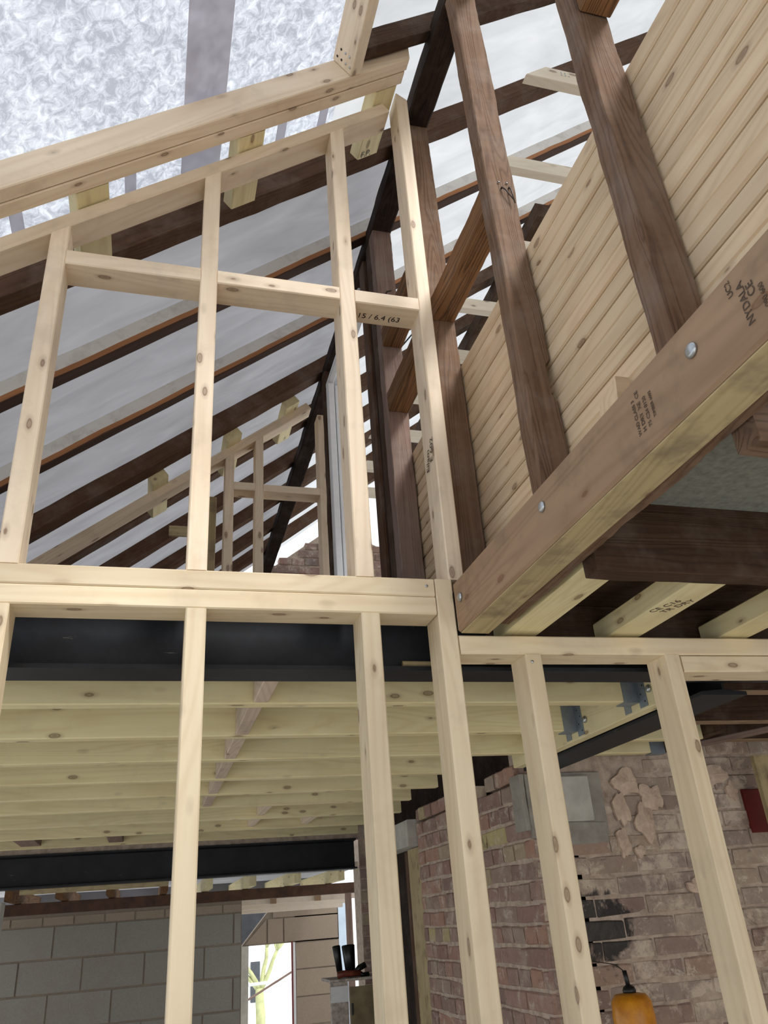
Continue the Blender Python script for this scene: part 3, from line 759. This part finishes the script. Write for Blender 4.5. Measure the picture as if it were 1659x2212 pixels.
# header timber in the steel web with hangers
hd = box('header_timber', (1.418, 1.95, 2.098), (1.462, 3.08, 2.30), PINEG, None, 1)
tag(hd, 'deep pine header timber bolted into the side of the right hand steel', 'beam')
for y, lab in ((2.11, 'galvanised joist hanger on the end of the first joist'), (2.51, 'galvanised joist hanger on the end of the second joist')):
    h = empty('joist_hanger', (1.40, y, 2.12), lab, 'joist hanger', 'joist hangers on the header timber')
    box('stirrup', (1.365, y - 0.003, 2.124), (1.416, y - 0.0005, 2.235), GALV, h, 2, ch=0.0005)
    box('stirrup_base', (1.365, y - 0.002, 2.1225), (1.416, y + 0.047, 2.1255), GALV, h, 1, ch=0.0005)
    box('flange', (1.4155, y - 0.045, 2.105), (1.4178, y - 0.003, 2.235), GALV, h, 2, ch=0.0005)
    box('flange', (1.4155, y + 0.048, 2.105), (1.4178, y + 0.085, 2.165), GALV, h, 2, ch=0.0005)
    for k in range(5):
        disc('nail_head', (1.4154, y - 0.035 + 0.016 * (k % 2), 2.12 + 0.024 * k), (-1, 0, 0), 0.003, 0.001, IRON, h)
    disc('coach_bolt', (1.4165, y - 0.065, 2.150), (-1, 0, 0), 0.012, 0.007, ZINC, hd)
# bay right of the steel: two new joists and old brown joists
for i, y in enumerate((2.70, 2.97)):
    o = box('floor_joist', (1.63, y, 2.128), (2.065, y + 0.045, 2.30), PINEG, None, 0)
    tag(o, ['short pine joist right of the diagonal steel, nearer one', 'short pine joist right of the diagonal steel with a hanger on its end'][i], 'joist', 'short joists in the right bay')
h = empty('joist_hanger', (2.05, 2.97, 2.12), 'galvanised hanger on the short joist right of the diagonal steel', 'joist hanger')
box('stirrup', (2.00, 2.967, 2.124), (2.068, 2.9695, 2.19), GALV, h, 2, ch=0.0005)
box('stirrup_base', (2.00, 2.968, 2.1225), (2.068, 3.017, 2.126), GALV, h, 0, ch=0.0005)
o = box('old_header', (2.070, 2.60, 2.135), (2.11, 3.08, 2.30), OLDD, None, 1, n=20, rough=0.003)
tag(o, 'dark old header closing the right bay', 'beam')
for i, y in enumerate((2.04, 2.46, 2.80)):
    xs = 2.115 if i == 2 else 1.66
    o = box('old_joist', (xs, y, 2.145), (3.4, y + 0.05, 2.30), OLDD, None, 0, n=20, rough=0.003)
    tag(o, 'old brown joist in the upper right bay, %s from the partition' % ordn[i], 'joist', 'old brown joists in the right bay')
    o2 = box('batten', (xs, y - 0.002, 2.140), (3.4, y + 0.045, 2.1445), TREAT, o, 0, ch=0.001)
o = timber('diagonal_batten', (2.13, 2.80, 2.128), (2.40, 2.20, 2.128), 0.035, 0.02, OLDP)
tag(o, 'thin grey batten crossing under the old brown joists', 'batten')
tag(box('trim_10', (1.47, 1.80, 2.34), (3.4, 3.3, 2.36), OLDD, None, 0), kind='structure')

# ------------------------------------------------------------------ floor zone over the camera, right
for i, (x0, x1) in enumerate(((0.795, 0.884), (1.078, 1.166), (1.398, 1.486))):
    o = box('flat_joist', (x0, 1.262, 2.182), (x1, 1.735, 2.236), PINEG, None, 1, ch=0.003)
    tag(o, ['new pine joist resting on the right head plate, next to the treated trimmer', 'new pine joist resting on the right head plate with a stamp, middle one', 'new pine joist resting on the right head plate at the right edge'][i], 'joist', 'new joists over the right head plate')
    if i == 1:
        text('stamp', 'CE C16', (1.095, 1.50, 2.1815), (0.35, -1, 0), (-1, -0.35, 0), 0.026, o)
        text('stamp', 'TR DRY', (1.125, 1.50, 2.1815), (0.35, -1, 0), (-1, -0.35, 0), 0.026, o)
o = box('old_ceiling_beam', (0.782, 1.205, 2.150), (2.4, 1.252, 2.305), OLDD, None, 0, n=40, rough=0.003, ch=0.003)
tag(o, 'dark brown old joist crossing at right, dusty lower edge, in front of the new joists', 'beam')
o = box('old_ceiling_beam', (0.782, 0.745, 2.150), (2.4, 0.790, 2.305), OLD, None, 0, n=40, rough=0.005, ch=0.003)
tag(o, 'broken brown old joist nearest the camera under the trimmer at the right edge', 'beam')
o = box('ceiling_board', (0.782, 0.795, 2.296), (2.4, 1.20, 2.306), BOARD, None, 0)
tag(o, 'grey cement board between the two old joists', 'board')
tag(box('trim_11', (0.782, 1.257, 2.290), (2.4, 1.755, 2.305), OLDD, None, 0, n=30, rough=0.002), kind='structure')
tag(box('trim_14', (0.782, 1.742, 2.186), (2.4, 1.755, 2.29), OLDD, None, 0, n=30, rough=0.001), kind='structure')
tag(box('trim_12', (0.782, -0.6, 2.312), (2.4, 1.26, 2.33), OLDD, None, 0), kind='structure')

# ------------------------------------------------------------------ block wall and far opening
wb = tag(slab('wall_far', [(-1.6, 7.21, 0), (0.752, 7.21, 0), (0.752, 7.21, 1.790), (-1.6, 7.21, 1.790)], -0.1, MORT2, (0, -1, 0)), kind='structure')
ny = 7.21
def blocks(wall, y, x0, x1, ztop, rows, mat, off0, Lb=0.45, chh=0.225, mask=None, sd=3):
    rnd = random.Random(sd)
    for r in range(rows):
        z = ztop - chh * (r + 0.5); a = off0 + (Lb / 2 if r % 2 else 0)
        while a < x1:
            s, e = max(a, x0), min(a + Lb, x1); a += Lb
            if e - s < 0.04: continue
            pieces = [(s, e)]
            for s, e in pieces:
                if mask and not mask((s + e) / 2, z): continue
                me = prism_mesh('concrete_block', e - s - 0.012, 0.10, chh - 0.012, ch=0.004, n=1)
                link('concrete_block', me, mat, wall, Matrix.Translation((s + 0.006, y + 0.05 - 0.006 + rnd.uniform(-0.002, 0.002), z)))
blocks(wb, ny, -1.55, 0.752, 1.705, 4, BLOCK, -1.56)
a = -1.2
while a < 0.75:
    e = min(a + 0.225, 0.752)
    me = prism_mesh('brick', e - a - 0.012, 0.10, 0.058, ch=0.004, n=1)
    link('brick', me, BLOCKW, wb, Matrix.Translation((a + 0.006, ny + 0.045, 1.738))); a += 0.225
o = box('stone_pier', (-1.2, 6.45, 0), (-0.95, 6.62, 1.86), PAD, None, 2, n=30, rough=0.01)
tag(o, 'rough pale masonry pier at the far left edge', 'pier')
# beam over the block wall and lean-to rafters
o = box('brown_beam', (-1.1, 6.98, 1.785), (1.66, 7.10, 1.862), RUSTS, None, 0, n=30, rough=0.001)
tag(o, 'rusty brown beam above the block wall', 'beam')
for i, x in enumerate((-0.95, -0.62, -0.28, 0.10, 0.42, 0.74, 1.08, 1.42)):
    o = box('lean_to_rafter', (x, 6.55, 1.865), (x + 0.05, 8.3, 1.955), PINEG if i > 3 else OLDO, None, 1)
    tag(o, 'short timber end above the brown beam, %s from the left' % (ordn[i]), 'rafter', 'lean-to rafters above the brown beam')
o = box('ledger', (-0.85, 6.50, 1.90), (0.15, 6.54, 1.95), TREATY, None, 0)
tag(o, 'yellowish timber ledger above the brown beam at left', 'batten')
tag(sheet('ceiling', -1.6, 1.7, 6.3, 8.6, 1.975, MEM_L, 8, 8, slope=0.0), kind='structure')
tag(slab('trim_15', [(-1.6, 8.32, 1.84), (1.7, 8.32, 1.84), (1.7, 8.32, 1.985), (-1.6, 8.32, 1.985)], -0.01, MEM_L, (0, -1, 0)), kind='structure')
# pale boards over the door
o = empty('soffit', (1.2, 7.6, 1.69), 'pale boarded soffit over the far doorway', 'soffit')
for k in range(3):
    box('soffit_board', (0.76, 7.55 + 0.30 * k, 1.755 - 0.028 * k), (1.80, 7.57 + 0.30 * k, 1.805 - 0.028 * k), PVC, o, 0)
box('soffit_batten', (1.03, 7.52, 1.755), (1.08, 7.55, 1.82), TREAT, o, 2)
box('soffit_batten', (1.42, 7.52, 1.755), (1.47, 7.55, 1.82), TREAT, o, 2)
o = box('corner_post', (1.665, 7.40, 0), (1.715, 7.45, 1.80), OLDP, None, 2)
tag(o, 'thin brown post at the right of the far doorway', 'post')
# outer block wall with opening
wo = empty('wall_outer', (1.4, 8.60, 0), kind='structure')
mort = [(0.80, 0.965, 0, 1.43), (1.41, 1.85, 0, 1.70), (0.80, 1.85, 1.43, 1.70)]
for i, (x0, x1, z0, z1) in enumerate(mort):
    if i == 2:
        me = bpy.data.meshes.new('mortar'); vs = [(0, 0, 0), (1.05, 0, 0), (1.05, 0, 0.27), (0.36, 0, 0.27), (0, 0, 0.0)]
        pts = [(0.90, 1.43), (1.85, 1.43), (1.85, 1.72), (1.16, 1.72)]
        vs = [(x, 8.61, z) for x, z in pts] + [(x, 8.70, z) for x, z in pts]
        me.from_pydata(vs, [], [(0, 1, 2, 3), (7, 6, 5, 4), (0, 4, 5, 1), (1, 5, 6, 2), (2, 6, 7, 3), (3, 7, 4, 0)])
        link('mortar', me, MORT2, wo)
    else: box('mortar', (x0, 8.61, z0), (x1, 8.70, z1), MORT2, wo, 2)
for (x0, x1, z0, z1) in ((1.15, 1.295, 1.44, 1.645), (1.31, 1.84, 1.44, 1.645), (1.42, 1.84, 1.205, 1.42), (1.42, 1.84, 0.98, 1.195), (1.42, 1.84, 0.75, 0.97), (1.20, 1.84, 1.655, 1.71)):
    box('concrete_block', (x0, 8.60, z0), (x1, 8.66, z1), BLOCKW, wo, 0)
me = bpy.data.meshes.new('concrete_block'); pts = [(0.93, 1.44), (1.135, 1.44), (1.135, 1.645)]
vs = [(x, 8.60, z) for x, z in pts] + [(x, 8.66, z) for x, z in pts]
me.from_pydata(vs, [], [(0, 1, 2), (5, 4, 3), (0, 3, 4, 1), (1, 4, 5, 2), (2, 5, 3, 0)]); link('concrete_block', me, BLOCKW, wo)
box('door_reveal', (0.90, 8.58, 0), (0.965, 8.66, 1.43), PAD, wo, 2)
box('door_reveal', (1.385, 8.58, 0), (1.41, 8.66, 1.43), WHITE, wo, 2)
o = box('red_strip', (1.372, 8.57, 0), (1.385, 8.60, 1.44), RED, None, 2); tag(o, 'dark red strip down the edge of the far door opening', 'strip')
o = slab('neighbour_roof', [(0.70, 9.4, 1.40), (1.05, 9.4, 1.40), (1.35, 9.4, 1.80), (0.70, 9.4, 1.80)], -0.08, SLATE, (0, -1, 0))
tag(o, 'dark slate roof corner seen left over the far doorway', 'roof')
# outside: tree, pale building, sheeting
tree = empty('pollarded_tree', (1.75, 14.0, -1.0), 'pollarded yellow green tree seen through the far door opening', 'tree')
rt = random.Random(12)
tube('trunk', [(1.78, 14, -1.0), (1.76, 14, 0.4), (1.74, 14, 0.75)], 0.085, FOLI, tree, 8, 0.06)
def branch(p, d, L, r, lev):
    pts = [p]; q = p.copy(); dd = d.copy()
    for k in range(4):
        dd = (dd + Vector((rt.uniform(-.25, .25), rt.uniform(-.1, .1), rt.uniform(-.05, .25)))).normalized()
        q = q + dd * L / 4; pts.append(q.copy())
    tube('branch', pts, r, FOLI, tree, 6, r * 0.6)
    if lev < 2:
        for k in range(5):
            branch(pts[3 + (k % 2)] if lev else pts[-1], (dd + Vector((rt.uniform(-.9, .9), 0, rt.uniform(-.2, .7)))).normalized(), L * 0.55, r * 0.45, lev + 1)
for a_ in (-0.9, -0.35, 0.2, 0.75):
    branch(Vector((1.75, 14, 0.7)), Vector((a_, 0, 0.9)).normalized(), 0.60, 0.040, 0)
b = empty('pale_building', (2.0, 17, -1), 'overexposed pale building behind the tree', 'building')
box('wall', (1.0, 17.0, -1), (3.0, 17.2, 1.05), PALEB, b, 0)
for x in (1.55, 1.95): box('window', (x, 16.95, 0.35), (x + 0.17, 17.0, 1.0), SLATE, b, 2)
tag(slab('ground', [(-2, 8.75, -0.1), (6, 8.75, -0.1), (6, 19, -0.1), (-2, 19, -0.1)], -0.1, PALEB), kind='structure')
o = empty('site_rail', (1.4, 9.9, -0.1)); timber('rail', (0.9, 9.9, 1.03), (1.9, 9.9, 1.06), 0.03, 0.03, WHITE, o); box('rail_post', (0.90, 9.885, -0.1), (0.93, 9.915, 1.03), WHITE, o, 2); box('rail_post', (1.87, 9.885, -0.1), (1.90, 9.915, 1.05), WHITE, o, 2); tag(o, 'white rail outside the far door opening', 'rail')
o = timber('site_prop', (-1.05, 9.7, -0.08), (1.70, 9.7, 1.20), 0.02, 0.02, OLDP); tag(o, 'thin grey prop leaning outside the far door opening', 'prop')
o = slab('blue_sheeting', [(1.85, 9.2, 0.6), (2.10, 9.2, 0.6), (2.10, 9.2, 1.9), (1.85, 9.2, 1.75)], -0.02, TARP, (0, -1, 0)); tag(o, 'bluish sheeting hanging outside right of the outer block wall', 'sheeting')

# far right brick pier, lintel and door post
wp = tag(slab('wall_side', [(1.52, 6.26, 0), (1.75, 6.26, 0), (1.75, 6.26, 2.36), (1.52, 6.26, 2.36)], -0.2, MORT, (0, -1, 0)), kind='structure')
wallbricks(wp, 'y', 6.26, 1.52, 1.75, 0.95, 2.0, bm1, Lh=0.225, seed=5, alt=True)
o = box('concrete_lintel', (1.40, 4.57, 1.935), (1.50, 5.3, 2.075), PAD, None, 1, n=6, rough=0.002); tag(o, 'grey concrete lintel left of the receding brick wall', 'lintel')
o = box('door_post', (1.46, 4.57, 0), (1.52, 4.80, 1.93), TREATY, None, 2); tag(o, 'varnished brown door post beside the receding brick wall', 'door post')
o = box('door_post', (1.50, 4.86, 0), (1.58, 5.0, 1.93), OLDR, None, 2); tag(o, 'dark red brown door post behind the varnished one', 'door post')
tag(slab('dark_backing', [(1.66, 3.3, 0), (1.66, 6.2, 0), (1.66, 6.2, 2.36), (1.66, 3.3, 2.36)], -0.05, OLDB, (-1, 0, 0)), kind='structure')  # dark slab added to stand in for the unlit void behind the wall

# cupboard and tools at the far doorway
c = empty('cupboard', (1.25, 5.5, 0), 'worn white and brown cupboard at the bottom behind the second stud', 'cupboard')
box('side_panel', (1.115, 5.49, 0), (1.225, 5.515, 1.255), DIRTY, c, 2)
box('door', (1.232, 5.48, 0), (1.42, 5.50, 1.225), MDF, c, 2)
box('top', (1.11, 5.48, 1.256), (1.43, 5.75, 1.272), DIRTY, c, 0)
box('rail', (1.115, 5.485, 1.15), (1.225, 5.489, 1.235), WHITE, c, 0)
box('latch', (1.236, 5.474, 1.08), (1.25, 5.480, 1.14), BLACKP, c, 2)
o = lathe('black_pot', [(0.030, 0), (0.042, 0.17), (0.036, 0.175), (0.026, 0.02)], BLACKP, None, Matrix.Translation((1.27, 5.60, 1.275)) @ Matrix.Rotation(-0.06, 4, 'Y')); tag(o, 'larger black plastic pot standing on the cupboard', 'pot')
o = lathe('black_pot', [(0.018, 0), (0.026, 0.17), (0.022, 0.175), (0.012, 0.02)], BLACKP, None, Matrix.Translation((1.215, 5.66, 1.275)) @ Matrix.Rotation(-0.12, 4, 'Y')); tag(o, 'slimmer black plastic pot behind the larger one', 'pot')
t = empty('power_tool', (1.27, 5.55, 1.275), 'rust red and black hand tool lying on the cupboard', 'tool')
tube('body', [(1.165, 5.505, 1.292), (1.20, 5.505, 1.298), (1.25, 5.505, 1.296), (1.31, 5.505, 1.292)], 0.020, HANDLE, t, 10, 0.016)
tube('grip', [(1.28, 5.53, 1.29), (1.31, 5.53, 1.32), (1.35, 5.53, 1.335)], 0.018, BLACKP, t, 10)
tube('grip', [(1.30, 5.53, 1.30), (1.33, 5.53, 1.28), (1.37, 5.53, 1.282)], 0.014, BLACKP, t, 10)

# amber work lamp in front of the facing wall
lp = empty('work_lamp', (1.602, 2.8, 1.15), 'amber hanging work lamp with a black stem at the bottom edge', 'lamp')
M0 = Matrix.Translation((1.600, 2.8, 1.12))
lathe('lamp_body', [(0.060, 0), (0.068, 0.05), (0.070, 0.12), (0.066, 0.165), (0.052, 0.185), (0.020, 0.190)], ORANGE, lp, M0, 24)
lathe('collar', [(0.021, 0.187), (0.023, 0.196), (0.019, 0.206), (0.010, 0.212)], BLACKP, lp, M0, 16)
tube('cable', [(1.600, 2.8, 1.325), (1.597, 2.8, 1.35), (1.594, 2.8, 1.375)], 0.008, BLACKP, lp)
tube('hook', [(1.594, 2.8, 1.372), (1.592, 2.85, 1.392), (1.590, 3.07, 1.40)], 0.0016, IRON, lp)

# ------------------------------------------------------------------ gable at the far end of the attic
g = empty('wall_gable', (1.2, 6.05, 2.352), kind='structure')
me = bpy.data.meshes.new('mortar')
pts = [(-1.2, 2.352), (2.2, 2.352), (2.2, 4.30), (1.42, 4.66), (1.25, 4.56), (-1.2, 2.66)]
n = len(pts); vs = [(x, 6.06, z) for x, z in pts] + [(x, 6.25, z) for x, z in pts]
me.from_pydata(vs, [], [tuple(range(n)), tuple(reversed(range(n, 2 * n)))] + [(i, i + n, (i + 1) % n + n, (i + 1) % n) for i in range(n)])
link('mortar', me, MORT, g)
wallbricks(g, 'y', 6.06, 0.40, 2.2, 3.60, 4.62, bm3, mask=lambda a, z: z < 3.56 + TAN * a and z < 4.85 - 0.2 * a and a > 0.4, seed=8)
